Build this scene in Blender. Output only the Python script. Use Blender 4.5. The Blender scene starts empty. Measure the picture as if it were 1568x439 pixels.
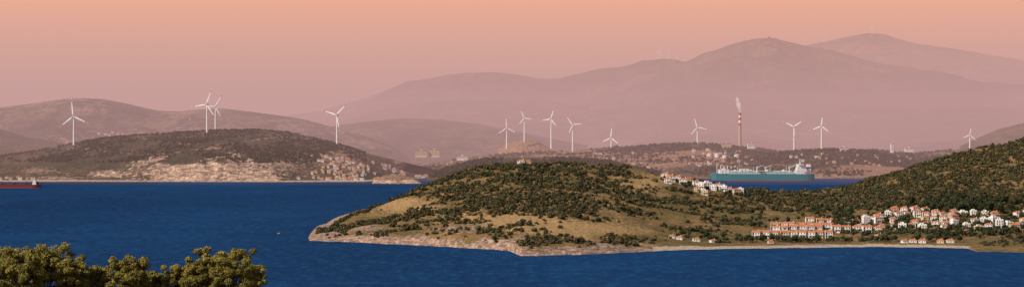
import bpy, math, random
import numpy as np
random.seed(7); rng=np.random.default_rng(11)
F=2926.0; H=110.0
def WX(px,d): return (px-784)/F*d
def ZY(py,d): return H-(py-219.5)*d/F
scene=bpy.context.scene
# ------------------------------------------------------------ helpers
def hsh(ix,iy,s):
    n=(ix*374761393+iy*668265263+s*974634777)&0xffffffff
    n=((n^(n>>13))*1274126177)&0xffffffff
    n=n^(n>>16)
    return (n&0xffff)/65535.0
def vnoise(x,y,s=0):
    x=np.asarray(x,float); y=np.asarray(y,float)
    xi=np.floor(x).astype(np.int64); yi=np.floor(y).astype(np.int64)
    fx=x-xi; fy=y-yi; fx=fx*fx*(3-2*fx); fy=fy*fy*(3-2*fy)
    a=hsh(xi,yi,s);b=hsh(xi+1,yi,s);c=hsh(xi,yi+1,s);d=hsh(xi+1,yi+1,s)
    return ((a*(1-fx)+b*fx)*(1-fy)+(c*(1-fx)+d*fx)*fy)*2-1
def fbm(x,y,o=5,s=0,ridge=False):
    t=0;a=1;n=0
    for k in range(o):
        v=vnoise(x*2**k+k*17.3,y*2**k-k*9.1,s+k)
        if ridge: v=.75-2*np.abs(v)
        t=t+a*v;n+=a;a*=0.52
    return t/n
def link(o,parent=None):
    scene.collection.objects.link(o)
    if parent: o.parent=parent
    return o
def mesh_np(name,verts,faces,mats,mi=None,col=None,smooth=False,parent=None):
    me=bpy.data.meshes.new(name)
    faces=[np.asarray(f) for f in (faces if isinstance(faces,list) else [faces])]
    nv=len(verts); me.vertices.add(nv); me.vertices.foreach_set('co',np.asarray(verts,np.float32).ravel())
    tot=np.concatenate([np.full(len(f),f.shape[1]) for f in faces]); loops=np.concatenate([f.ravel() for f in faces])
    me.loops.add(len(loops)); me.loops.foreach_set('vertex_index',loops.astype(np.int32))
    st=np.concatenate([[0],np.cumsum(tot)[:-1]])
    me.polygons.add(len(tot)); me.polygons.foreach_set('loop_start',st.astype(np.int32)); me.polygons.foreach_set('loop_total',tot.astype(np.int32))
    for m in mats: me.materials.append(m)
    if mi is not None: me.polygons.foreach_set('material_index',np.asarray(mi,np.int32))
    if smooth: me.polygons.foreach_set('use_smooth',np.ones(len(tot),bool))
    me.update(calc_edges=True)
    if col is not None:
        a=me.color_attributes.new('mask','FLOAT_COLOR','POINT')
        c=np.ones((nv,4),np.float32); c[:,:3]=col; a.data.foreach_set('color',c.ravel())
    o=bpy.data.objects.new(name,me); return link(o,parent)
class M:
    def __init__(s): s.v=[];s.f=[];s.m=[]
    def add(s,vs,fs,m):
        b=len(s.v); s.v+= [tuple(v) for v in vs]; s.f+=[tuple(i+b for i in f) for f in fs]; s.m+=[m]*len(fs)
    def box(s,x0,x1,y0,y1,z0,z1,m=0):
        s.add([(x0,y0,z0),(x1,y0,z0),(x1,y1,z0),(x0,y1,z0),(x0,y0,z1),(x1,y0,z1),(x1,y1,z1),(x0,y1,z1)],
              [(3,2,1,0),(4,5,6,7),(0,1,5,4),(1,2,6,5),(2,3,7,6),(3,0,4,7)],m)
    def hip(s,x0,x1,y0,y1,z,h,m,gable=False):
        cy=(y0+y1)/2; k=0 if gable else min((y1-y0)/2,(x1-x0)/2*0.8)
        s.add([(x0,y0,z),(x1,y0,z),(x1,y1,z),(x0,y1,z),(x0+k,cy,z+h),(x1-k,cy,z+h)],[(0,1,5,4),(1,2,5),(2,3,4,5),(3,0,4),(3,2,1,0)],m)
    def tube(s,p0,p1,r0,r1,m=0,n=10):
        p0=np.array(p0,float);p1=np.array(p1,float);d=p1-p0;d/=np.linalg.norm(d)
        a=np.cross(d,(0,0,1) if abs(d[2])<.9 else (1,0,0));a/=np.linalg.norm(a);b=np.cross(d,a)
        vs=[p0+r0*(math.cos(t)*a+math.sin(t)*b) for t in np.linspace(0,2*math.pi,n,endpoint=False)]+[p1+r1*(math.cos(t)*a+math.sin(t)*b) for t in np.linspace(0,2*math.pi,n,endpoint=False)]
        s.add(vs,[(i,(i+1)%n,n+(i+1)%n,n+i) for i in range(n)]+[tuple(range(n))[::-1],tuple(range(n,2*n))],m)
    def mesh(s,name,mats):
        me=bpy.data.meshes.new(name); me.from_pydata(s.v,[],s.f)
        for m in mats: me.materials.append(m)
        me.polygons.foreach_set('material_index',s.m); me.update(); return me
    def obj(s,name,mats,parent=None):
        return link(bpy.data.objects.new(name,s.mesh(name,mats)),parent)
# ------------------------------------------------------------ materials
def newmat(name):
    m=bpy.data.materials.new(name); m.use_nodes=True; nt=m.node_tree; nt.nodes.clear(); return m,nt
def N(nt,t,**k):
    n=nt.nodes.new(t)
    for a,b in k.items(): setattr(n,a,b)
    return n
def mixc(nt,fac,a,b,bt='MIX'):
    n=nt.nodes.new('ShaderNodeMix'); n.data_type='RGBA'; n.blend_type=bt
    for s,v in ((0,fac),(6,a),(7,b)):
        if hasattr(v,'is_output'): nt.links.new(v,n.inputs[s])
        else: n.inputs[s].default_value=v
    return n.outputs[2]
def noise(nt,scale,detail=5,coord=None,rough=.6,stretch=None):
    n=N(nt,'ShaderNodeTexNoise'); n.inputs['Scale'].default_value=scale;n.inputs['Detail'].default_value=detail;n.inputs['Roughness'].default_value=rough
    if stretch:
        mp=N(nt,'ShaderNodeMapping'); mp.inputs['Scale'].default_value=stretch; nt.links.new(coord,mp.inputs[0]); coord=mp.outputs[0]
    if coord is not None: nt.links.new(coord,n.inputs['Vector'])
    return n.outputs['Fac']
def rmp(nt,v,a,b,c=0.,d=1.):
    n=N(nt,'ShaderNodeMapRange'); n.inputs[1].default_value=a;n.inputs[2].default_value=b;n.inputs[3].default_value=c;n.inputs[4].default_value=d
    nt.links.new(v,n.inputs[0]); return n.outputs[0]
def finish(nt,col,rough=.8,spec=.3,bump=None,bs=.5,bd=1.,metal=0):
    p=N(nt,'ShaderNodeBsdfPrincipled'); p.inputs['Roughness'].default_value=rough; p.inputs['Specular IOR Level'].default_value=spec; p.inputs['Metallic'].default_value=metal
    if hasattr(col,'is_output'): nt.links.new(col,p.inputs['Base Color'])
    else: p.inputs['Base Color'].default_value=col
    if bump is not None:
        b=N(nt,'ShaderNodeBump'); b.inputs['Strength'].default_value=bs; b.inputs['Distance'].default_value=bd
        nt.links.new(bump,b.inputs['Height']); nt.links.new(b.outputs[0],p.inputs['Normal'])
    o=N(nt,'ShaderNodeOutputMaterial'); nt.links.new(p.outputs[0],o.inputs[0]); return p
def paint(name,c,rough=.7,var=.25,scale=.6,spec=.3):
    m,nt=newmat(name); tc=N(nt,'ShaderNodeTexCoord').outputs['Object']
    n=rmp(nt,noise(nt,scale,4,tc),.3,.7)
    oi=N(nt,'ShaderNodeObjectInfo').outputs['Random']
    c=(*c[:3],1); dk=tuple(v*(1-var) for v in c[:3])+(1,)
    col=mixc(nt,n,dk,c); col=mixc(nt,rmp(nt,oi,0,1,0,.3),col,tuple(v*.8 for v in c[:3])+(1,))
    finish(nt,col,rough,spec); return m
def terrain_mat(name,cA,cB,cC,cRock,cTan,s,bump=.6,slope=(0.8,0.55),lo=.5,hi=1.4):
    m,nt=newmat(name); geo=N(nt,'ShaderNodeNewGeometry'); pos=geo.outputs['Position']
    n1=rmp(nt,noise(nt,s,6,pos),.40,.60); n2=rmp(nt,noise(nt,s*4.3,6,pos,.7),.44,.60); n3=noise(nt,s*22,5,pos,.75)
    col=mixc(nt,n1,(*cA,1),(*cB,1)); col=mixc(nt,n2,col,(*cC,1))
    at=N(nt,'ShaderNodeAttribute',attribute_name='mask'); sp=N(nt,'ShaderNodeSeparateColor'); nt.links.new(at.outputs['Color'],sp.inputs[0])
    def edge(ch):
        a=N(nt,'ShaderNodeMath',operation='ADD'); nt.links.new(ch,a.inputs[0])
        nt.links.new(rmp(nt,n3,.3,.7,-.35,.35),a.inputs[1]); return rmp(nt,a.outputs[0],.35,.65)
    col=mixc(nt,edge(sp.outputs[1]),col,(*cTan,1))
    sx=N(nt,'ShaderNodeSeparateXYZ'); nt.links.new(geo.outputs['Normal'],sx.inputs[0])
    ab=N(nt,'ShaderNodeMath',operation='ABSOLUTE'); nt.links.new(sx.outputs[2],ab.inputs[0])
    rock=mixc(nt,rmp(nt,noise(nt,s*9,6,pos,.75,(1,1,4)),.42,.58),tuple(v*.38 for v in cRock)+(1,),(*cRock,1))
    col=mixc(nt,rmp(nt,ab.outputs[0],slope[0],slope[1],0,.8),col,rock)
    col=mixc(nt,edge(sp.outputs[0]),col,rock)
    col=mixc(nt,edge(sp.outputs[2]),col,(.56,.43,.31,1))
    v=rmp(nt,n3,.3,.7,lo,hi); cb=N(nt,'ShaderNodeCombineColor'); [nt.links.new(v,cb.inputs[i]) for i in range(3)]
    col=mixc(nt,1.0,col,cb.outputs[0],'MULTIPLY')
    finish(nt,col,.95,.1,n3,bump,1/s*.05); return m
def foliage_mat(name):
    m,nt=newmat(name); at=N(nt,'ShaderNodeAttribute',attribute_name='mask')
    pos=N(nt,'ShaderNodeNewGeometry').outputs['Position']
    finish(nt,mixc(nt,rmp(nt,noise(nt,.9,4,pos),.35,.65,0,.4),at.outputs['Color'],(.02,.022,.012,1)),.85,.15); return m
WHITE=paint('white_plaster',(.80,.77,.72),var=.12); CREAM=paint('cream_plaster',(.70,.57,.42)); TILE=paint('terracotta_tiles',(.56,.19,.08),.9,.4,2.)
GLASS=paint('window_glass',(.04,.05,.06),.2,.2,1,.6); WOOD=paint('brown_wood',(.12,.06,.03)); STEELW=paint('white_steel',(.85,.85,.85),.45,.06)
RED=paint('red_paint',(.55,.05,.03)); GREY=paint('concrete_grey',(.36,.34,.32)); PINK=paint('salmon_plaster',(.62,.36,.26))
BARK=paint('bark',(.10,.07,.05),.95,.5,3.)
FOL=foliage_mat('scrub_foliage'); TREEF=foliage_mat('tree_foliage')
HEAD=terrain_mat('headland_soil',(.20,.145,.053),(.33,.19,.085),(.13,.10,.038),(.56,.37,.27),(.43,.27,.12),.012,.9)
HILLM=terrain_mat('coast_hill_soil',(.085,.072,.038),(.165,.108,.066),(.055,.056,.030),(.78,.54,.39),(.34,.21,.14),.004,.9,lo=.35,hi=1.6)
GMAT=terrain_mat('coastal_land_soil',(.09,.075,.04),(.26,.15,.09),(.06,.062,.03),(.5,.33,.24),(.38,.22,.14),.003,.8,lo=.4,hi=1.5)
MOUNT=terrain_mat('mountain_soil',(.035,.038,.027),(.22,.15,.10),(.03,.034,.024),(.25,.18,.14),(.25,.18,.12),.0011,1.,lo=.25,hi=1.9)
# ------------------------------------------------------------ terrain layers
class Layer: pass
def build_layer(name,cols,px0,px1,npx,subs,amp,nsc,seed,mat,maskf=None,smooth=2,shore=0,ridge=False,env=30.,sm_px=2,ysq=1.,rk=None,rw=.88):
    pxs=np.linspace(px0,px1,npx); cp=[c[0] for c in cols]; K=len(cols[0][1])
    Dk=np.stack([np.interp(pxs,cp,[c[1][k][0] for c in cols]) for k in range(K)],1)
    Zk=np.stack([np.interp(pxs,cp,[c[1][k][1] for c in cols]) for k in range(K)],1)
    for _ in range(sm_px):
        for A in (Dk,Zk): A[1:-1]=(A[:-2]+2*A[1:-1]+A[2:])/4
    if shore:
        for k in range(2): Dk[:,k]+=shore*fbm(pxs/14.,pxs*0+seed,4,seed)
    us=np.concatenate([np.linspace(k,k+1,subs[k],endpoint=False) for k in range(K-1)]+[[K-1]])
    k0=np.minimum(us.astype(int),K-2); t=us-k0
    D=Dk[:,k0]*(1-t)+Dk[:,k0+1]*t; Z=Zk[:,k0]*(1-t)+Zk[:,k0+1]*t
    for _ in range(smooth): 
        Z[:,1:-1]=(Z[:,:-2]+2*Z[:,1:-1]+Z[:,2:])/4
    X=(pxs[:,None]-784)/F*D
    W=1.0 if rk is None else (1-rw*np.exp(-((us-rk)/.22)**2))[None]
    Z=Z+W*amp*fbm(X/nsc,D/nsc*ysq,6,seed,ridge)*np.clip(Z/env,0,1)
    if amp>100: Z=Z+10*fbm(X/260,D/260,4,seed+9)*np.clip(Z/env,0,1)
    L=Layer(); L.px=pxs;L.D=D;L.Z=Z
    nu=len(us); V=np.stack([X,D,Z],2).reshape(-1,3)
    i=np.arange(npx-1)[:,None]*nu+np.arange(nu-1)[None]; i=i.ravel()
    Fc=np.stack([i,i+nu,i+nu+1,i+1],1)
    P=np.repeat(pxs[:,None],nu,1)
    col=np.zeros((len(V),3),np.float32)
    if maskf: 
        PY=219.5+(H-Z)*F/D
        r=maskf(P,PY,D,Z,X,D-D[:,:1]); col=np.stack([np.clip(c*np.ones_like(P),0,1).ravel() for c in r],1)
    L.obj=mesh_np(name,V,Fc,[mat],col=col,smooth=True)
    def h(px,d):
        f=(px-px0)/(px1-px0)*(npx-1); a=int(min(max(f,0),npx-2)); w=min(max(f-a,0),1)
        return np.interp(d,L.D[a],L.Z[a])*(1-w)+np.interp(d,L.D[a+1],L.Z[a+1])*w
    L.h=h; return L
def g(P,PY,cx,cy,rx,ry): return np.exp(-((P-cx)/rx)**2-((PY-cy)/ry)**2)
hd=[(466,2172,(2180,-2),(2220,-2),2260,None,-2),(476,2168,(2182,.6),(2220,1.2),2260,None,1.),
(487,2160,(2185,2.2),(2230,3),2300,None,3.4),(503,2152,(2190,3.5),(2260,5),2330,351,0),(520,2143,(2190,6),(2285,9),2360,342,0),(545,2130,(2185,9),(2310,15),2420,328,0),
(600,2097,(2165,13),(2330,23),2480,309,0),(650,2063,(2140,16),(2350,34),2560,285,0),(700,2028,(2110,17),(2370,44),2620,265,0),
(740,2000,(2090,17),(2370,50),2660,257,0),(778,1965,(2050,15),(2350,50),2680,251,0),(797,1872,(1990,11),(2340,50),2680,249,0),
(860,1885,(2000,13),(2330,49),2680,249,0),(900,1900,(2010,13),(2330,45),2690,252,0),(960,1930,(2040,10),(2340,37),2700,255,0),
(1020,1965,(2080,7),(2350,28),2700,266,0),(1060,1980,(2090,5),(2370,24),2700,278,0),(1120,2000,(2110,3.5),(2400,21),2720,288,0),
(1180,2005,(2130,3),(2430,21),2740,294,0),(1225,2015,(2135,3),(2440,21),2800,296,0),(1260,2025,(2140,3),(2450,21),2880,293,0),
(1300,2032,(2150,4),(2450,21),2950,287,0),(1350,2030,(2150,4),(2460,21),3050,270,0),(1400,2025,(2150,4),(2460,21),3100,255,0),
(1450,2018,(2150,4),(2460,21),3150,240,0),(1482,2005,(2150,4),(2460,20),3180,231,0),(1494,1945,(2140,5),(2460,20),3190,228,0),(1568,1925,(2100,6),(2460,20),3250,212,0),
(1650,1900,(2100,7),(2460,22),3300,200,0),(1800,1900,(2100,10),(2460,30),3350,195,0)]
cols=[]
for px,d0,m1,m2,dr,py,z in hd:
    zr=z if py is None else ZY(py,dr)
    cl=.62 if 500<px<940 else .3
    if 1000<px<1485: cl=.35
    cols.append((px,[(d0-30,-6),(d0,0),(d0+(m1[0]-d0)*.25,max(m1[1]*cl,-2) ),m1,m2,(dr,zr),(dr+300,zr*.72-3),(dr+900,-8)]))
def hmask(P,PY,D,Z,X,S):
    n=fbm(X/25,D/25,4,3)
    rock=np.clip(1.25-(Z+n*7)/np.where(P<930,11,4),0,1)*(P<1010)*(Z>-2)
    rock=np.maximum(rock,1.0*(Z<1.3)*(P<1490)*(Z>-3)*.9)
    rock=np.maximum(rock,.62*g(P,PY,560,348,45,9)); rock=np.maximum(rock,.6*g(P,PY,700,350,60,9))
    tan=.8*g(P,PY,620,318,55,16)+.9*g(P,PY,760,335,80,12)+.9*g(P,PY,880,350,110,16)+.7*g(P,PY,985,278,50,14)+.4*g(P,PY,900,300,180,28)+.5*g(P,PY,1420,338,60,8)+.4*n
    beach=((P>1000)&(P<1483)&(S<62)&(S>20)).astype(float)
    gr=(P>1486)&(PY>358)
    return rock*(1-gr),tan*(1-gr),beach
HL=build_layer('headland_terrain',cols,466,1800,900,[3,5,14,26,30,16,8],6,55,5,HEAD,hmask,smooth=3,shore=10,env=14,sm_px=3)
def sil(lst,px): return np.interp(px,[a for a,b in lst],[b for a,b in lst])
sA=[(-200,250),(0,238),(60,230),(110,219),(170,210),(260,202),(310,199),(350,197),(400,197),(430,200),(480,208),(530,224),(560,234),(600,243),(640,252),(680,262),(700,272)]
cols=[]
for px in range(-200,701,10):
    d0=np.interp(px,[-200,0,200,420,560,600,640,700],[5450,5500,5520,5480,5500,5750,6000,6200]); py=sil(sA,px); dr=6250; zr=ZY(py,dr)
    q=max(0,1-abs(px-318)/140)**.55; hq=min(zr*.45,46+16*float(fbm(px/25.,3.,3,5)))*q
    cols.append((px,[(d0-60,-8),(d0,0),(d0+30,3+hq*.1),(d0+50,4+hq*.45),(d0+110,5+hq*.5),(d0+125,6+hq*.95),(d0+420,max(8+hq,zr*.62)),(dr,zr),(dr+600,zr*.55),(dr+1700,-5)]))
def amask(P,PY,D,Z,X,S):
    n=fbm(X/60,D/60,4,8)
    q=np.clip(1.55-np.abs(P-322)/112,0,1)*((Z<56+n*30)&(Z>3))*(.84+.55*n)
    q=np.maximum(q,.85*g(P,PY,165,266,34,6)); q=np.maximum(q,.8*g(P,PY,362,241,20,11)); q=np.maximum(q,.6*g(P,PY,90,272,60,4))
    sh=((Z<3.5)&(Z>-3)).astype(float)*.85
    tan=.7*g(P,PY,520,245,60,18)+.5*g(P,PY,600,262,40,8)+.55*g(P,PY,60,262,60,7)+.4*n
    tan+= .9*np.exp(-((PY-(216+6*np.sin(P/40)))/1.0)**2)*((P>200)&(P<480))
    tan+= .8*np.exp(-((PY-(232+5*np.sin(P/33+1)))/.9)**2)*((P>100)&(P<360))
    return q,tan,sh
LA=build_layer('turbine_hill',cols,-200,700,620,[2,4,8,12,8,12,16,8,6],24,170,21,HILLM,amask,smooth=1,shore=22,env=40,rk=7)
def simple(name,s,d0,dr,amp,nsc,seed,mat,npx=300,zf=0,mid=.45,mask=None,ridge=False,back=.4,ysq=1.,env=40,rw=.88):
    px0=s[0][0];px1=s[-1][0];cols=[]
    for px in np.linspace(px0,px1,90):
        zr=ZY(sil(s,px),dr); zr=max(zr,zf-20); a=d0
        cols.append((px,[(a-80,zf-12),(a,zf),(a+(dr-a)*.4,zf+(zr-zf)*mid),(dr,zr),(dr+(dr-a)*.5,zf+(zr-zf)*back),(dr+(dr-a)*.9,zf-12)]))
    return build_layer(name,cols,px0,px1,npx,[2,22,34,12,4],amp,nsc,seed,mat,mask,ridge=ridge,env=env,ysq=ysq,sm_px=1,rk=3,rw=rw)
small=simple('red_islet_hill',[(566,284),(575,274),(590,267),(612,266),(635,272),(650,284)],5250,5330,5,60,31,HILLM,120,mask=lambda P,PY,D,Z,X,S:(.8*(Z<9)+0*P,.8+0*P,0*P),env=10)
green=simple('dark_wooded_hill',[(650,276),(670,262),(700,252),(740,243),(790,240),(860,241),(930,246),(1000,262),(1040,276)],5650,6000,8,120,33,HILLM,260,env=20)
def gmask(P,PY,D,Z,X,S):
    n=fbm(X/160,D/300,4,9)
    return (.9*((Z<11+5*n)&(Z>-1)&(P>1150))+0*P, .2+.7*n+.9*g(P,PY,1030,243,110,11)+.8*g(P,PY,1330,262,60,8)+.7*g(P,PY,900,235,60,6), 0*P)
Gl=simple('coastal_land',[(560,262),(640,252),(700,243),(760,236),(820,232),(860,231),(900,227),(940,223),(980,224),(1040,220),(1100,221),(1160,226),(1200,232),(1260,227),(1300,229),(1340,229),(1400,235),(1450,229),(1520,226),(1700,220)],6000,7100,12,240,35,GMAT,520,mask=gmask,env=25,mid=.42)
mound=simple('sandy_mound',[(762,228),(775,219),(800,212),(825,216),(845,228)],7150,7350,4,100,36,GMAT,80,mask=lambda P,PY,D,Z,X,S:(0*P,1+0*P,0*P))
darkr=simple('wooded_ridge',[(880,240),(930,230),(990,222),(1040,219),(1090,219),(1130,223),(1170,230),(1200,236)],6700,6900,6,120,37,HILLM,160)
darkr2=simple('wooded_ridge',[(1120,250),(1170,236),(1230,229),(1290,228),(1350,231),(1420,240),(1500,236),(1560,240),(1700,240)],6350,6600,7,120,38,HILLM,240)
cols=[(px,[(6900,-6),(7000,4),(9000,6),(14000,8),(40000,8)]) for px in (-900,600,2500)]
build_layer('coastal_plain',cols,-900,2500,160,[2,30,20,10],6,500,41,GMAT,lambda P,PY,D,Z,X,S:(0*P,.4+.9*fbm(X/300,D/700,3,2),0*P),env=5)
simple('left_near_hill',[(-300,200),(-100,190),(0,196),(40,208),(90,216),(130,228),(160,236)],7000,7800,20,250,43,HILLM,200)
tC=simple('back_left_hill',[(-400,170),(-150,168),(0,164),(30,160),(60,156),(100,149),(130,148),(160,149),(200,157),(240,166),(270,168),(300,165),(340,163),(380,168),(420,174),(460,181),(500,191),(540,203),(600,220)],7900,9300,70,480,45,MOUNT,420,mask=lambda P,PY,D,Z,X,S:(.6*g(P,PY,165,206,45,4),.2+.8*fbm(X/200,D/200,4,4),0*P))
simple('dark_middle_hill',[(420,215),(480,197),(520,190),(560,185),(620,180),(680,182),(740,190),(790,200),(850,213),(900,222)],9000,10800,60,600,47,MOUNT,300)
simple('right_wooded_hill',[(1470,222),(1505,207),(1530,196),(1568,187),(1620,180),(1750,178)],7600,8300,14,220,49,HILLM,160)
simple('far_low_hill',[(940,225),(1010,212),(1080,205),(1150,208),(1230,215),(1300,214),(1380,218),(1450,212),(1520,215),(1600,220)],11000,13000,50,700,51,MOUNT,260)
E=[(300,205),(420,178),(480,171),(520,161),(560,149),(600,133),(625,122),(640,121),(700,113),(740,109),(775,111),(820,118),(850,118),(880,112),(915,101),(950,99),(970,94),(985,88),(1005,87),(1030,85),(1045,91),(1065,83),(1085,75),(1120,64),(1140,61),(1160,57),(1185,55),(1205,60),(1220,63),(1260,71),(1300,79),(1350,92),(1400,102),(1450,114),(1500,124),(1568,130),(1750,150)]
simple('mountain_range',E,13000,18000,330,1500,53,MOUNT,1000,mid=.36,ridge=True,env=700,ysq=.5,rw=.9)
simple('mountain_range',[(500,190),(600,170),(680,160),(760,150),(830,152),(900,160),(980,150),(1040,140),(1120,150),(1200,165),(1300,160),(1400,170),(1500,165),(1700,180)],12500,15000,190,1300,57,MOUNT,600,mid=.4,ridge=True,env=450,ysq=.6,rw=.6)
simple('far_mountain',[(1100,110),(1180,84),(1230,70),(1270,61),(1300,55),(1330,49),(1355,51),(1370,57),(1400,65),(1430,69),(1500,79),(1568,90),(1750,110)],20000,26000,300,2300,59,MOUNT,500,ridge=True,env=1200,ysq=.6)
cols=[(px,[(3,107.5),(60,98),(150,86.5),(400,62),(800,18),(950,-6)]) for px in (-2600,784,4000)]
build_layer('near_hillside',cols,-2600,4000,120,[6,10,14,14,5],1.2,20,61,HEAD)
# ------------------------------------------------------------ sea
m,nt=newmat('sea_water'); pos=N(nt,'ShaderNodeNewGeometry').outputs['Position']
big=rmp(nt,noise(nt,.0014,5,pos,.6,(1,.3,1)),.38,.62); med=rmp(nt,noise(nt,.012,5,pos,.65,(.8,.6,1)),.40,.60)
w=noise(nt,.095,6,pos,.75,(1,.4,1)); w2=noise(nt,.045,6,pos,.8,(1,.3,1))
col=mixc(nt,big,(.0045,.028,.086,1),(.008,.050,.138,1)); col=mixc(nt,rmp(nt,med,0,1,0,.35),col,(.003,.019,.064,1))
col=mixc(nt,rmp(nt,w,.50,.66,0,.55),col,(.020,.098,.225,1)); col=mixc(nt,rmp(nt,w2,.51,.64,0,.5),col,(.003,.015,.055,1))
b=N(nt,'ShaderNodeBump'); b.inputs['Strength'].default_value=.9;b.inputs['Distance'].default_value=2; nt.links.new(w,b.inputs['Height'])
df=N(nt,'ShaderNodeBsdfDiffuse'); nt.links.new(col,df.inputs[0]); nt.links.new(b.outputs[0],df.inputs['Normal'])
gl=N(nt,'ShaderNodeBsdfGlossy'); gl.inputs[0].default_value=(.45,.6,.9,1); gl.inputs['Roughness'].default_value=.35; nt.links.new(b.outputs[0],gl.inputs['Normal'])
ms=N(nt,'ShaderNodeMixShader'); ms.inputs[0].default_value=.045; nt.links.new(df.outputs[0],ms.inputs[1]); nt.links.new(gl.outputs[0],ms.inputs[2])
o=N(nt,'ShaderNodeOutputMaterial'); nt.links.new(ms.outputs[0],o.inputs[0])
sea=mesh_np('sea',[(-60000,-3000,0),(60000,-3000,0),(60000,70000,0),(-60000,70000,0)],np.array([[0,1,2,3]]),[m])
# ------------------------------------------------------------ foliage masses
phi=(1+5**.5)/2
ICO=np.array([(-1,phi,0),(1,phi,0),(-1,-phi,0),(1,-phi,0),(0,-1,phi),(0,1,phi),(0,-1,-phi),(0,1,-phi),(phi,0,-1),(phi,0,1),(-phi,0,-1),(-phi,0,1)]);ICO/=np.linalg.norm(ICO[0])
ICF=np.array([(0,11,5),(0,5,1),(0,1,7),(0,7,10),(0,10,11),(1,5,9),(5,11,4),(11,10,2),(10,7,6),(7,1,8),(3,9,4),(3,4,2),(3,2,6),(3,6,8),(3,8,9),(4,9,5),(2,4,11),(6,2,10),(8,6,7),(9,8,1)])
def rdir(shape):
    v=rng.normal(size=(*shape,3)); return v/np.linalg.norm(v,axis=-1,keepdims=True)
def quads(C,nrm,size,col):
    a=np.cross(nrm,rdir(C.shape[:-1])); a/=np.linalg.norm(a,axis=-1,keepdims=True)+1e-9; b=np.cross(nrm,a)
    s=size[...,None]; asp=rng.uniform(.5,1,size=s.shape)
    V=np.stack([C-a*s,C-b*s*asp,C+a*s,C+b*s*asp],-2).reshape(-1,3)
    n=len(V)//4; return V,np.arange(4*n).reshape(n,4),np.repeat(col.reshape(-1,3),4,0)
def bush_mass(name,P,R,C,nleaf=40,hz=.85,core=True,mat=FOL,parent=None,trunk=False,shell=(.65,1.12),ls=(.22,.45)):
    P=np.array(P,float);R=np.array(R,float);C=np.array(C,float);n=len(P)
    lob=rdir((n,6)); lob[...,2]=np.abs(lob[...,2])
    d=rdir((n,nleaf)); d[...,2]=np.where(d[...,2]<-.35,-d[...,2],d[...,2])
    lump=np.max(np.einsum('nld,nkd->nlk',d,lob),-1)
    r=rng.uniform(shell[0],shell[1],(n,nleaf))*(.72+.4*np.clip(lump,0,1)**2)
    L=P[:,None]+d*r[...,None]*R[:,None,None]*np.array([1,1,hz])
    nr=d+.7*rdir((n,nleaf)); nr/=np.linalg.norm(nr,axis=-1,keepdims=True)
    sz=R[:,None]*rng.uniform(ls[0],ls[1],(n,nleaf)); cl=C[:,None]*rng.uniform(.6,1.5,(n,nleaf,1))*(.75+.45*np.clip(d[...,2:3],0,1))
    V,Fq,K=quads(L,nr,sz,cl); fs=[Fq];Vs=[V];Ks=[K]; off=len(V)
    if core:
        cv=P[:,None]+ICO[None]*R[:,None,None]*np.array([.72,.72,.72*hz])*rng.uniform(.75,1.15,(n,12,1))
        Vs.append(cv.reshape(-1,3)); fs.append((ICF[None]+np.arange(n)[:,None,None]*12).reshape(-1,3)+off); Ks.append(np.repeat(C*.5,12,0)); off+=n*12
    if trunk:
        k=5; an=np.arange(k)/k*2*np.pi; ring=np.stack([np.cos(an),np.sin(an),0*an],1)
        lo=P[:,None]+ring[None]*.25-np.array([0,0,1])*R[:,None,None]*1.6; hi=P[:,None]+ring[None]*.14
        Vs.append(np.concatenate([lo,hi],1).reshape(-1,3)); q=np.array([(i,(i+1)%k,k+(i+1)%k,k+i) for i in range(k)])
        fs.append((q[None]+np.arange(n)[:,None,None]*2*k).reshape(-1,4)+off); Ks.append(np.tile([.09,.06,.04],(n*2*k,1)))
    return mesh_np(name,np.concatenate(Vs),fs,[mat],col=np.concatenate(Ks),parent=parent)
GR=np.array([(.068,.064,.024),(.088,.078,.030),(.054,.056,.024),(.105,.080,.034),(.074,.068,.034),(.14,.092,.036)])
P=[];R=[];C=[]
NC=60000
cx=rng.uniform(485,1640,NC); cu=rng.uniform(0,1,NC)
for px,u in zip(cx,cu):
    i=int((px-466)/(1800-466)*899); d0=HL.D[i,3]; dr=HL.D[i,3+5+14+26+30-0]
    d=d0+12+(dr+60-d0)*u; z=HL.h(px,d)
    if z<2.2: continue
    x=WX(px,d); py=219.5+(H-z)*F/d
    nz=float(fbm(x/38,d/38,3,77)); nz2=float(fbm(x/140,d/140,2,78))
    dens=.36+.9*nz+.38*nz2
    if px>1180: dens+=.44*min(1,(px-1180)/120)
    if px>1300 and py<318: dens+=.2
    if 660<px<960 and py<300: dens+=.15
    dens-=.55*math.exp(-((px-620)/48)**2-((py-318)/12)**2)+.5*math.exp(-((px-760)/60)**2-((py-338)/9)**2)+.6*math.exp(-((px-880)/95)**2-((py-352)/15)**2)+.5*math.exp(-((px-985)/40)**2-((py-276)/16)**2)
    if py>330 and px<1150: dens-=.2
    if px<560: dens-=.1
    if px>1150 and d<2480: dens-=.42
    if px>1010 and px<1150 and d>2560: dens-=.3
    if z<6: dens-=.3
    if d-d0<70 and px>1000: continue
    if rng.random()>dens*.62: continue
    r=min(4.4,rng.lognormal(.72,.40))
    P.append((x,d,z+r*.3));R.append(r);C.append(GR[rng.integers(6)]*rng.uniform(.6,1.2))
print('bushes',len(P))
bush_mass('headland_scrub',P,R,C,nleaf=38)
P=[];R=[];C=[]
def tr(px,d,r,dark=1.):
    z=HL.h(px,d); P.append((WX(px,d),d,z+r*1.25));R.append(r);C.append(np.array((.054,.062,.024))*dark*rng.uniform(.6,1.35))
for i in range(190):
    px=rng.uniform(1035,1480); 
    if rng.random()<(.45 if px<1120 or 1250<px<1330 or px>1370 else .1): continue
    tr(px,rng.uniform(2085,2118),rng.uniform(1.6,3.4))
for i in range(250): tr(rng.uniform(1150,1580),rng.uniform(2160,2480),rng.uniform(1.6,3.3),.9)
for i in range(60): tr(rng.normal(1296,9),rng.uniform(2240,2380),rng.uniform(2.5,4.5),.75)
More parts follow.
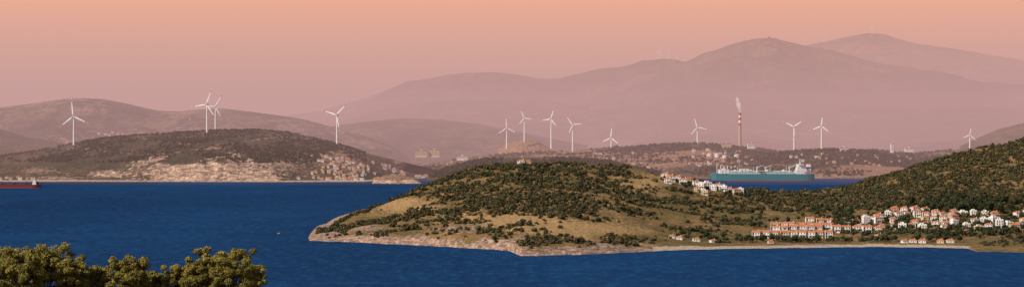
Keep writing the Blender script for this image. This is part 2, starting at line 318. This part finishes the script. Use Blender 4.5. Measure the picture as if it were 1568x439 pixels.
for i in range(140): tr(rng.normal(1480,36),rng.uniform(2455,2560),rng.uniform(3,5.5),.7)
for i in range(60): tr(rng.uniform(1430,1600),rng.uniform(2140,2220),rng.uniform(2,3.6),.8)
for i in range(50): tr(rng.uniform(1010,1150),rng.uniform(2600,2700),rng.uniform(1.6,2.6),.9)
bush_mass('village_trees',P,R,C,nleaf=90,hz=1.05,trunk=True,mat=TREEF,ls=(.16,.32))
def dscrub(name,L,px0,px1,d0,d1,n,r0,r1,minz=8,thr=0.):
    P=[];R=[];C=[]
    for i in range(n):
        px=rng.uniform(px0,px1); d=rng.uniform(d0,d1); z=L.h(px,d)
        if z<minz: continue
        x=WX(px,d)
        if float(fbm(x/130,d/130,3,88))+rng.uniform(-.25,.25)<thr: continue
        r=rng.uniform(r0,r1); P.append((x,d,z+r*.3));R.append(r);C.append(GR[rng.integers(6)]*rng.uniform(.4,.85))
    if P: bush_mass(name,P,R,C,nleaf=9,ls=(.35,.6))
dscrub('turbine_hill_scrub',LA,-150,560,5650,6300,10500,2.5,5.2,52,-.02)
dscrub('dark_hill_woods',green,655,1030,5680,6050,3500,4,7,6,-.3)
dscrub('coastal_land_scrub',Gl,600,1650,6050,7150,8000,3,6,7,.05)
dscrub('ridge_woods',darkr,885,1195,6720,6950,2200,4,7,8,-.3)
dscrub('ridge_woods',darkr2,1130,1650,6380,6650,3600,4,7,8,-.2)
# ------------------------------------------------------------ foreground trees
def nrmz(q): return q/np.linalg.norm(q,axis=-1,keepdims=True)
def fg_tree(pxc,pytop,rpx,d,seed):
    sc=d/F; X=WX(pxc,d); zt=ZY(pytop,d); r=rpx*sc; zg=-3+np.interp(d,[60,150,400],[98,86.5,62])
    root=bpy.data.objects.new('pine_tree',None); link(root); root.location=(X,d,zg)
    hgt=zt-zg; t=M(); cz=hgt-r*1.15
    t.tube((0,0,0),(0.15,0,hgt*.5),.24,.17,0,9); t.tube((0.15,0,hgt*.5),(0,0,hgt-.4),.17,.03,0,8)
    nc=90; cen=rdir((nc,)); cen[:,2]=np.where(cen[:,2]<-.4,-cen[:,2],cen[:,2])
    rad=rng.uniform(.5,1.0,nc); cen=cen*rad[:,None]*np.array([r,r,r*1.15])*(1+.35*fbm(cen[:,0]*3+seed,cen[:,1]*3,2,seed)[:,None])
    for k in range(12): cen[k]=[rng.uniform(-.85,.85)*r,rng.uniform(-.5,.5)*r,r*rng.uniform(.75,1.2)]
    cen+=[0,0,cz]
    for c in cen[::2]:
        b=(0,0,max(hgt*.45,c[2]-r*.9)); t.tube(b,c,.06,.015,0,5)
    t.obj('trunk_and_limbs',[BARK],root)
    cr=rng.uniform(.20,.40,nc)*r*.6
    nl=360; dd=rdir((nc,nl)); rr=rng.uniform(.1,1,(nc,nl))**.5
    L=cen[:,None]+dd*(rr*cr[:,None])[...,None]*np.array([1,1,.8])
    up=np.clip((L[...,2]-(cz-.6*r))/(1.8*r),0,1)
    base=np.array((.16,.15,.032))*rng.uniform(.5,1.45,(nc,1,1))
    sunlit=np.array((.42,.31,.055))  # sunlight painted into the colour of the upper outer leaves
    sunlit_w=np.clip((rr-.45)*2,0,1)*rng.random((nc,nl))*up
    col=base*(1-sunlit_w[...,None])+sunlit*sunlit_w[...,None]; col=col*rng.uniform(.6,1.3,(nc,nl,1))
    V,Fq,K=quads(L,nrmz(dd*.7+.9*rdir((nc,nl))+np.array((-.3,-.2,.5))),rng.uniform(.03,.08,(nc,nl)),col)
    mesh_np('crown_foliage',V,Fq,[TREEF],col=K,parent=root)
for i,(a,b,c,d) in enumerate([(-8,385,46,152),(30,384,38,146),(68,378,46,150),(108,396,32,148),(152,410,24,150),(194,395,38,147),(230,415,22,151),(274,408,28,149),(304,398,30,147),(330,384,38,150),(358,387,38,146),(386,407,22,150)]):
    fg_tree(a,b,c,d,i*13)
# ------------------------------------------------------------ wind turbines
def turbine(px,pyb,pyh,bl,ang,d,thick=1.,red=True):
    s=d/F; zb=ZY(pyb,d)-4; hh=ZY(pyh,d)-zb; B=bl*s
    r=bpy.data.objects.new('wind_turbine',None); link(r); r.location=(WX(px,d),d,zb); r.rotation_euler[2]=math.radians(random.uniform(-25,10))
    t=M(); t.tube((0,0,0),(0,0,hh-1.5),2.7*thick,1.6*thick,0,16); t.obj('tower',[STEELW],r)
    n=M(); n.box(-2,2,-3.5,8,hh-2,hh+2.2); n.tube((0,-3.5,hh),(0,-6.5,hh),2.1,.5,0,12); n.obj('nacelle',[STEELW],r)
    b=M()
    for k in range(3):
        a=math.radians(ang+120*k); ax=np.array((math.sin(a),0,math.cos(a))); tx=np.array((math.cos(a),0,-math.sin(a)))
        st=[(0,1.0,1.0),(.07,1.1,1.0),(.2,2.3,.6),(.5,1.6,.4),(.78,1.1,.25),(.92,.8,.2),(1,.35,.1)]
        vs=[]
        for (u,wd,th) in st:
            c=np.array((0,-5,hh))+ax*B*u; wd*=thick
            vs+=[c-tx*wd,c+np.array((0,-th,0)),c+tx*wd*.8,c+np.array((0,th,0))]
        for q in range(len(st)-1):
            f=[(q*4+j,q*4+(j+1)%4,q*4+4+(j+1)%4,q*4+4+j) for j in range(4)]
            b.add(vs,f,1 if (red and q==4) else 0)
    b.obj('rotor_blades',[STEELW,RED],r)
for T in [(113,220,178,28,-6,6000),(317,201,160,26,22,6150),(330,198,163,22,32,6280),(516,222,176,25,47,6200),(776,226,196,19,-3,7100),(803,216,181,15,-21,7300),(844,226,182,17,20,7000),(877,230,191,18,-36,7000),(936,226,211,19,6,7000),(1068,223,195,19,-18,6950),(1216,231,194,18,57,6700),(1258,229,193,18,8,6700),(1485,231,207,14,10,7100)]:
    turbine(*T,thick=1.2)
for T in [(33,182,172,8,15,9200),(290,198,188,8,20,9000),(1010,90,79,7,10,18000),(1024,90,78,7,40,18000),(1038,92,80,7,-10,18000),(1262,66,52,8,5,25500),(1335,54,43,6,30,25500)]:
    turbine(*T,thick=1.1 if T[5]<10000 else 1.6,red=False)
# ------------------------------------------------------------ chimney + smoke
d=6900; r=bpy.data.objects.new('power_station_chimney',None); link(r); zb=ZY(224,d); r.location=(WX(1133,d),d,zb); hh=ZY(173,d)-zb
t=M(); segs=[(0,.45,2),(.45,.62,2),(.62,.70,0),(.70,.78,1),(.78,.86,0),(.86,.93,1),(.93,1,0)]
for a,b_,mi in segs: t.tube((0,0,hh*a),(0,0,hh*b_),6.2-1.8*a,6.2-1.8*b_,mi,20)
t.tube((0,0,hh),(0,0,hh+1.5),4.8,4.8,2,20); t.tube((0,0,hh*.86-1),(0,0,hh*.86),5.9,5.9,2,20)
t.obj('banded_shaft',[RED,STEELW,paint('warm_concrete',(.55,.38,.25))],r)
m,nt=newmat('smoke_vapour'); vs=N(nt,'ShaderNodeVolumeScatter'); vs.inputs['Color'].default_value=(.98,.97,.96,1); vs.inputs['Density'].default_value=.055
em=N(nt,'ShaderNodeEmission'); em.inputs[0].default_value=(.8,.66,.63,1); em.inputs[1].default_value=.028  # plume also glows by itself, added to the scattered light
ad=N(nt,'ShaderNodeAddShader'); nt.links.new(vs.outputs[0],ad.inputs[0]); nt.links.new(em.outputs[0],ad.inputs[1])
o=N(nt,'ShaderNodeOutputMaterial'); nt.links.new(ad.outputs[0],o.inputs['Volume'])
import bmesh
for k,(ox,oz,rx,rz) in enumerate([(0,6,4,7),(-2,17,6,9),(-5,31,9,12),(-9,47,7,9)]):
    bm=bmesh.new(); bmesh.ops.create_icosphere(bm,subdivisions=4,radius=1)
    for v in bm.verts:
        q=1+.4*float(fbm(np.array(v.co.x*2+k*5+v.co.z),np.array(v.co.y*2+v.co.z*1.7),3,k)); v.co=(v.co.x*rx*q,v.co.y*rx*q,v.co.z*rz*q)
    me=bpy.data.meshes.new('smoke_plume'); bm.to_mesh(me); bm.free(); me.materials.append(m)
    so=bpy.data.objects.new('smoke_puff',me); link(so,r); so.location=(ox,k*.7,hh+oz)
# ------------------------------------------------------------ houses
def house_mesh(kind,seed):
    rd=random.Random(seed); m=M(); w=rd.uniform(8,11); dp=rd.uniform(8,11); st=2 if kind!='hut' else 1; h=3.0*st
    if kind=='modern': h=3.1*rd.choice([2,2,3]); st=round(h/3.1)
    m.box(-w/2,w/2,-dp/2,dp/2,-4,h,0)
    for s in range(st):
        z=s*3.0+1.0
        xs=np.linspace(-w/2+1.5,w/2-1.5,3)
        for j,x in enumerate(xs):
            if s==0 and j==1: m.box(x-.6,x+.6,-dp/2-.05,-dp/2+.1,.02,2.2,3)
            else:
                tall=kind=='modern' or (s==1 and j==1)
                m.box(x-.65,x+.65,-dp/2-.04,-dp/2+.1,z-(.8 if tall else 0),z+1.4,2)
                m.box(x-.8,x+.8,-dp/2-.1,-dp/2+.05,z+1.4,z+1.52,0)
        for y in (-dp/4,dp/4):
            m.box(-w/2-.04,-w/2+.1,y-.6,y+.6,z,z+1.3,2); m.box(w/2-.1,w/2+.04,y-.6,y+.6,z,z+1.3,2)
    if kind in('terrace','villa') or (kind=='modern' and rd.random()<.6):
        m.box(-w/4,w/2-.3,-dp/2-1.6,-dp/2-.05,2.85,3.03,0); m.box(-w/4,w/2-.3,-dp/2-1.6,-dp/2-1.5,3.03,3.9,0)
        m.box(-w/4,-w/4+.25,-dp/2-1.6,-dp/2-1.35,-2,2.85,0); m.box(w/2-.55,w/2-.3,-dp/2-1.6,-dp/2-1.35,-2,2.85,0)
    if kind in('terrace','villa','hut'):
        e=.45; m.box(-w/2-e+.05,w/2+e-.05,-dp/2-e+.05,dp/2+e-.05,h,h+.15,0)
        m.hip(-w/2-e,w/2+e,-dp/2-e,dp/2+e,h+.15,rd.uniform(1.6,2.3),1,kind=='terrace')
        m.box(w/4,w/4+.7,.5,1.2,h+.5,h+3,0)
        if kind=='terrace': m.box(-w/2-.25,-w/2+.25,-dp/2-1.7,dp/2,-3,h+1.4,0)
    else:
        for a in ((-w/2,w/2,-dp/2,-dp/2+.25),(-w/2,w/2,dp/2-.25,dp/2),(-w/2,-w/2+.25,-dp/2+.25,dp/2-.25),(w/2-.25,w/2,-dp/2+.25,dp/2-.25)): m.box(*a,h,h+.7,0)
        m.box(-w/4,w/6,-1,dp/2-.5,h,h+2.3,0); m.box(-w/4+.6,-w/4+1.8,-1.05,-.9,h+.7,h+1.9,2)
    return m
VAR={}
for kind in('terrace','villa','modern','hut'):
    VAR[kind]=[]
    for s in range(6):
        wall=[WHITE,WHITE,CREAM,WHITE,(PINK if kind=='villa' else WHITE),WHITE][s]
        VAR[kind].append(house_mesh(kind,s*7+len(kind)).mesh(kind,[wall,TILE,GLASS,WOOD]))
NM={'terrace':'terrace_house','villa':'tiled_roof_villa','modern':'flat_roof_house','hut':'beach_building'}
def house(kind,px,d,sc=1,yaw=None,L=HL):
    o=bpy.data.objects.new(NM[kind],random.choice(VAR[kind])); link(o); o.location=(WX(px,d),d,L.h(px,d)+.4); o.scale=(sc,sc,sc)
    o.rotation_euler[2]=math.radians(random.uniform(-18,18) if yaw is None else yaw)
R_=random.uniform
for d,a,b in ((2145,1158,1282),(2198,1172,1296),(2256,1186,1300),(2310,1240,1300)):
    px=a
    while px<b:
        if R_(0,1)>.1: house('terrace',px,d+R_(-4,4)+(px-a)*.1,R_(.94,1.04),R_(-6,6)-8)
        px+=R_(12.5,15.5)
for d,a,b,s in ((2215,1312,1345,16),(2260,1300,1450,15),(2305,1310,1462,14),(2350,1322,1468,14),(2395,1345,1470,13.5),(2440,1370,1462,14)):
    px=a
    while px<b:
        if R_(0,1)>.18: house(random.choice(['villa','villa','terrace','villa','modern']),px,d+R_(-9,9),R_(.8,1.0))
        px+=R_(s-1,s+3)
for d,a,b in ((2225,1500,1568),(2275,1480,1575),(2325,1474,1580),(2375,1490,1580),(2420,1475,1580)):
    px=a
    while px<b:
        if R_(0,1)>.28: house('modern' if R_(0,1)<.75 else 'villa',px,d+R_(-9,9),R_(.78,.98))
        px+=R_(14,19)
for px,d in ((1018,2660),(1027,2650),(1038,2665),(1046,2640),(1054,2668),(1066,2655),(1073,2630),(1083,2650),(1092,2635),(1099,2660),(1108,2650),(1117,2665),(1127,2650),(1134,2668),(1068,2600),(1079,2585),(1022,2620)):
    house('villa' if px<1065 else random.choice(['villa','modern','modern']),px,d,R_(.85,1.1))
house('villa',798,2672,1); house('villa',808,2676,.9)
for px in (1028,1040,1066,1092,1180,1385,1398,1412,1440,1455): house('hut',px,2078+R_(-4,6),R_(.6,.85))
for px,d in ((1345,2135),(1480,2180),(1530,2160)): house('villa',px,d,.8)
def block(px,py,d,w,h,nf,nw,name='apartment_block',mt=CREAM):
    m=M(); m.box(-w/2,w/2,-9,9,-6,h,0); m.box(-w/2-.4,w/2+.4,-9.4,9.4,h,h+1,1); m.box(-w*.1,w*.1,-3,3,h+1,h+4.5,0)
    for f in range(nf):
        for k in range(nw):
            x=-w/2+(k+.5)*w/nw; z=(f+.35)*h/nf; m.box(x-w/nw*.3,x+w/nw*.3,-9.1,-8.8,z,z+h/nf*.5,2)
    o=m.obj(name,[mt,TILE,GLASS]); o.location=(WX(px,d),d,ZY(py,d))
block(645,238,6950,42,18,5,12); block(665,238,6960,40,20,5,12); block(1366,231,6750,9,26,6,3,'grain_silo_tower',WHITE); block(1392,230,7000,30,8,2,8,'warehouse',WHITE); block(708,243,6900,40,9,2,9,'warehouse',WHITE); block(735,246,6800,30,9,2,8,'warehouse',CREAM)
block(1112,224,6880,34,11,2,8,'power_station_hall',CREAM); block(1150,225,6850,26,14,3,6,'power_station_hall',WHITE); block(1292,230,6590,30,9,2,8,'warehouse',WHITE)
def tank(px,d,L,rad=9,hg=10):
    m=M(); m.tube((0,0,-3),(0,0,hg),rad,rad,0,28); m.tube((0,0,hg),(0,0,hg+2.5),rad,.4,0,28); m.tube((0,0,hg-.6),(0,0,hg-.1),rad+.3,rad+.3,1,28)
    for k in range(5): m.tube((-rad*math.cos(k*.35)-.2,-rad*math.sin(k*.35)-.2,k*hg/5),(-rad*math.cos(k*.35+.35)-.2,-rad*math.sin(k*.35+.35)-.2,(k+1)*hg/5),.25,.25,1,5)
    o=m.obj('storage_tank',[STEELW,GREY]); o.location=(WX(px,d),d,float(L.h(px,d)))
for px,d in ((1086,6600),(1098,6610),(1110,6590),(1176,6420),(1188,6425),(1128,6620)): tank(px,d,Gl if px<1130 else darkr2)
def town(name,L,px0,px1,d0,d1,n,s0=6,s1=12):
    m=M()
    for i in range(n):
        px=random.gauss((px0+px1)/2,(px1-px0)/4); d=R_(d0,d1); z=float(L.h(px,d)); 
        if z<1.5: continue
        x=WX(px,d); w=R_(s0,s1)/2; e=R_(4,6); h=R_(4,7.5); wl=random.choice([0,0,3,3])
        m.box(x-w,x+w,d-e,d+e,z-5,z+h,wl)
        for q in (-.5,.1,.55): m.box(x+w*q,x+w*(q+.3),d-e-.15,d-e+.1,z+h*.4,z+h*.75,2)
        if R_(0,1)<.7: m.hip(x-w-.5,x+w+.5,d-e-.5,d+e+.5,z+h+.02,2.5,1)
    m.obj(name,[WHITE,TILE,GLASS,CREAM])
town('coastal_town',LA,475,575,5560,5900,120); town('coastal_town',LA,570,655,5850,6150,35); town('hillside_town',tC,125,235,8150,8600,75,6,14)
town('coastal_town',LA,-10,80,5560,5650,8); town('village_cluster',Gl,1040,1150,6300,6900,55); town('village_cluster',Gl,640,780,6150,6900,50); town('village_cluster',Gl,850,1000,6300,6900,22); town('village_cluster',darkr2,1200,1440,6390,6560,36)
# ------------------------------------------------------------ ships
def hull(m,L,B,zt,sheer,mi_top,mi_boot,boot=3.,bowlen=.16):
    n=26; rings=[]
    for k in range(n+1):
        u=k/n; x=-L/2+L*u
        f=min(1,(u/bowlen))**.55 if u<bowlen else 1
        s=1-.35*max(0,(u-.9)/.1)**2
        rk=max(0,1-u/bowlen)
        top=zt+sheer*max(0,1-u/.14)**1.3
        rings.append([(x+8*rk*(j/5)*-1,B/2*s*max(.02,f**(1.6-1.1*j/5)), [-6,0,boot,boot+.01,(boot+top)/2,top][j]) for j in range(6)])
    for side in (-1,1):
        vs=[(p[0],side*p[1],p[2]) for r in rings for p in r]
        for j,mi in ((0,mi_boot),(1,mi_boot),(3,mi_top),(4,mi_top)):
            m.add(vs,[(k*6+j,(k+1)*6+j,(k+1)*6+j+1,k*6+j+1) for k in range(n)],mi)
    vs=[(r[5][0],-r[5][1],r[5][2]-.8) for r in rings]+[(r[5][0],r[5][1],r[5][2]-.8) for r in rings]
    m.add(vs,[(k,k+1,n+2+k,n+1+k) for k in range(n)],2)
    r=rings[-1]; m.add([(p[0],-p[1],p[2]) for p in r]+[(p[0],p[1],p[2]) for p in r],[(j,j+1,7+j,6+j) for j in (0,1)],mi_boot); m.add([(p[0],-p[1],p[2]) for p in r]+[(p[0],p[1],p[2]) for p in r],[(j,j+1,7+j,6+j) for j in (3,4)],mi_top)
TEAL=paint('teal_hull',(.015,.21,.25),.6,.15,.05,.1); BOOT=paint('red_boot_top',(.34,.04,.03)); DECK=paint('green_deck',(.20,.38,.36)); ORG=paint('orange_lifeboat',(.7,.2,.03)); RUST=paint('rust_red_hull',(.15,.035,.03)); NAVY=paint('dark_blue_funnel',(.02,.08,.2))
d=5620; r=bpy.data.objects.new('gas_carrier_ship',None); link(r); r.location=(WX(1169,d),d,0); r.rotation_euler[2]=math.radians(4)
m=M(); hull(m,298,46,20.5,4,0,1,1.8); m.obj('hull',[TEAL,BOOT,DECK],r)
m=M()
m.add([(-105,-17,19.8),(88,-17,19.8),(88,17,19.8),(-105,17,19.8),(-105,-13,27),(88,-13,27),(88,13,27),(-105,13,27)],[(4,5,6,7),(0,1,5,4),(1,2,6,5),(2,3,7,6),(3,0,4,7)],1)
for x in (-85,-38,12,60): m.tube((x,0,27),(x,0,31),5,5,0,16); m.tube((x,0,31),(x,0,33),5,2,0,16); m.tube((x+8,0,27),(x+8,0,42),.7,.5,0,8)
for y in (-6,-3,3,6): m.tube((-100,y,29),(86,y,29),.8,.8,0,8)
for x in range(-100,86,12): m.box(x-.4,x+.4,-8,8,27,28.3,0); m.box(x-.25,x+.25,-19,-18.6,20,24.5,0)
m.box(-104,88,-22,-21.7,23,23.6,0)
for x in (-128,-118,-108,-97): m.box(x-4,x+4,-12,12,22,37+abs(x+118)*-.3,0); m.tube((x,-6,36),(x,-6,44),1.2,1.2,0,8)
for x in (-70,-60,-50): m.box(x-3.5,x+3.5,-14,-6,27.05,36,0)
m.box(-18,-2,-21,21,27.05,31,2); 
for x in (-16,-12,-8,-4): m.tube((x,-22,29),(x,22,29),.9,.9,0,8)
m.obj('deck_cargo_gear',[STEELW,DECK,GREY],r)
m=M()
for x in (-22,3,74): m.tube((x,-14,20),(x,-14,41),1.6,1.4,0,10); m.tube((x,-14,40),(x+20,-14,46),1.,.6,0,8); m.box(x-2.2,x+2.2,-16,-12,38,42,0)
m.tube((-138,0,22),(-138,0,47),1.1,.6,0,8); m.box(-139,-137,-3,3,40,40.5,0); m.obj('cranes_and_foremast',[STEELW],r)
m=M()
for k in range(7):
    z=19.7+k*3.8; w=19-.8*k; x0=93+k*1.4; x1=128-k*1.0; m.box(x0,x1,-w,w,z,z+3.6,0)
    m.box(x0-.5,x1+.5,-w-.8,w+.8,z+3.6,z+3.79,0)
    for x in np.arange(x0+2,x1-2,3.4): m.box(x,x+1.,-w-.08,-w+.2,z+1.5,z+2.4,1)
    for y in np.arange(-w+2,w-2,3.2): m.box(x0-.08,x0+.2,y,y+1.2,z+1.3,z+2.4,1)
m.box(102,115,-22.5,22.5,46.31,50.4,0); m.box(101.9,115.1,-22.6,22.6,48.2,49.5,1)
m.tube((109,0,50.2),(109,0,66),1.3,.6,0,8); m.box(108.5,109.5,-4,4,57,57.8,0); m.box(107,111,-2,2,61,61.8,0)
m.box(129,140,-7,7,19.7,46,0); m.box(128.9,140.1,-7.1,7.1,36,41,3); m.box(129.5,139.5,-6.5,6.5,46,48,0); [m.tube((131+q*3,0,48),(131+q*3,0,52),.9,.9,2,8) for q in range(3)]
m.tube((118,-21.5,26),(128,-21.5,26),1.8,1.8,2,10)
m.obj('accommodation_block',[STEELW,GLASS,ORG,NAVY],r)
d=4740; r=bpy.data.objects.new('cargo_ship',None); link(r); r.location=(WX(3,d),d,0)
m=M(); hull(m,190,28,8.5,2.5,0,1,2.); m.obj('hull',[RUST,BOOT,RUST],r)
m=M()
for k in range(3): m.box(78+k*.6,87-k*.6,-11+k*.5,11-k*.5,8+k*2.9,8+k*2.9+2.8,0); [m.box(x,x+.9,-11.08+k*.5,-10.8+k*.5,9+k*2.9,10+k*2.9,1) for x in np.arange(80,85,2)]
m.tube((81,0,16),(81,0,27),.5,.3,0,8); m.box(87,90,-3,3,8,16,2)
for x in (-70,-40,-10,20,50): m.box(x-11,x+11,-9,9,8,10.5,2)
m.obj('superstructure_and_hatches',[STEELW,GLASS,RUST],r)
r=bpy.data.objects.new('motor_boat',None); link(r); r.location=(WX(427,2330),2330,0); r.rotation_euler[2]=1.1; r.scale=(.6,.6,.6)
m=M(); hull(m,7,2.4,1,.5,0,0,.3,.4); m.box(-.5,1.8,-.8,.8,.3,2.1,0); m.box(-.55,1.2,-.85,.85,1.3,1.8,1); m.obj('boat_hull',[STEELW,GLASS,STEELW],r)
# ------------------------------------------------------------ atmosphere: haze layers (volumes that absorb and glow in the haze colour), sky and sun
def haze(name,y0,z1,sig,c):
    m,nt=newmat(name+'_glow'); a=N(nt,'ShaderNodeVolumeAbsorption'); a.inputs['Color'].default_value=(0,0,0,1); a.inputs['Density'].default_value=sig
    e=N(nt,'ShaderNodeEmission'); e.inputs[0].default_value=(*c,1); e.inputs[1].default_value=sig  # haze light put in as emission, no sunlight is scattered
    s=N(nt,'ShaderNodeAddShader'); nt.links.new(a.outputs[0],s.inputs[0]); nt.links.new(e.outputs[0],s.inputs[1])
    o=N(nt,'ShaderNodeOutputMaterial'); nt.links.new(s.outputs[0],o.inputs['Volume'])
    b=M(); b.box(-30000,30000,y0,50000,-60-y0*.001,z1); b.obj(name,[m])
haze('low_haze',4950,500,1/9000,(.49,.305,.325)); haze('high_haze',5050,1300,1/12000,(.66,.375,.32))
w=bpy.data.worlds.new('World'); scene.world=w; w.use_nodes=True; nt=w.node_tree; nt.nodes.clear()
sd=np.array((-.70,-.42,.60)); sd/=np.linalg.norm(sd); el=math.asin(sd[2]); az=math.atan2(sd[0],sd[1])
sky=N(nt,'ShaderNodeTexSky',sky_type='NISHITA',sun_disc=False); sky.sun_elevation=el; sky.sun_rotation=az%(2*math.pi)
b1=N(nt,'ShaderNodeBackground'); b1.inputs[1].default_value=.09; nt.links.new(sky.outputs[0],b1.inputs[0])
tc=N(nt,'ShaderNodeTexCoord'); sx=N(nt,'ShaderNodeSeparateXYZ'); nt.links.new(tc.outputs['Generated'],sx.inputs[0])
cr=N(nt,'ShaderNodeValToRGB'); e=cr.color_ramp.elements; e[0].position=0;e[0].color=(.50,.31,.31,1); e[1].position=1; e[1].color=(1.0,.43,.225,1)
q=cr.color_ramp.elements.new(.45); q.color=(.78,.39,.27,1)
nt.links.new(rmp(nt,sx.outputs[2],0,.078),cr.inputs[0])
b2=N(nt,'ShaderNodeBackground'); nt.links.new(cr.outputs[0],b2.inputs[0]); b2.inputs[1].default_value=1.12
mx=N(nt,'ShaderNodeMixShader'); nt.links.new(rmp(nt,sx.outputs[2],.085,.2),mx.inputs[0]); nt.links.new(b2.outputs[0],mx.inputs[1]); nt.links.new(b1.outputs[0],mx.inputs[2])
o=N(nt,'ShaderNodeOutputWorld'); nt.links.new(mx.outputs[0],o.inputs[0])
import mathutils
s=bpy.data.lights.new('sun','SUN'); s.energy=5.0; s.angle=math.radians(.5); s.color=(1,.88,.74); so=bpy.data.objects.new('sun',s); link(so)
so.rotation_euler=mathutils.Vector(sd).to_track_quat('Z','Y').to_euler()
c=bpy.data.cameras.new('camera'); co=bpy.data.objects.new('camera',c); link(co); co.location=(0,0,H); co.rotation_euler=(math.pi/2,0,0)
c.sensor_width=36; c.lens=18/math.tan(math.atan(784/F)); c.clip_start=1; c.clip_end=200000; scene.camera=co
scene.view_settings.view_transform='Standard'; scene.view_settings.look='None'; scene.view_settings.exposure=0
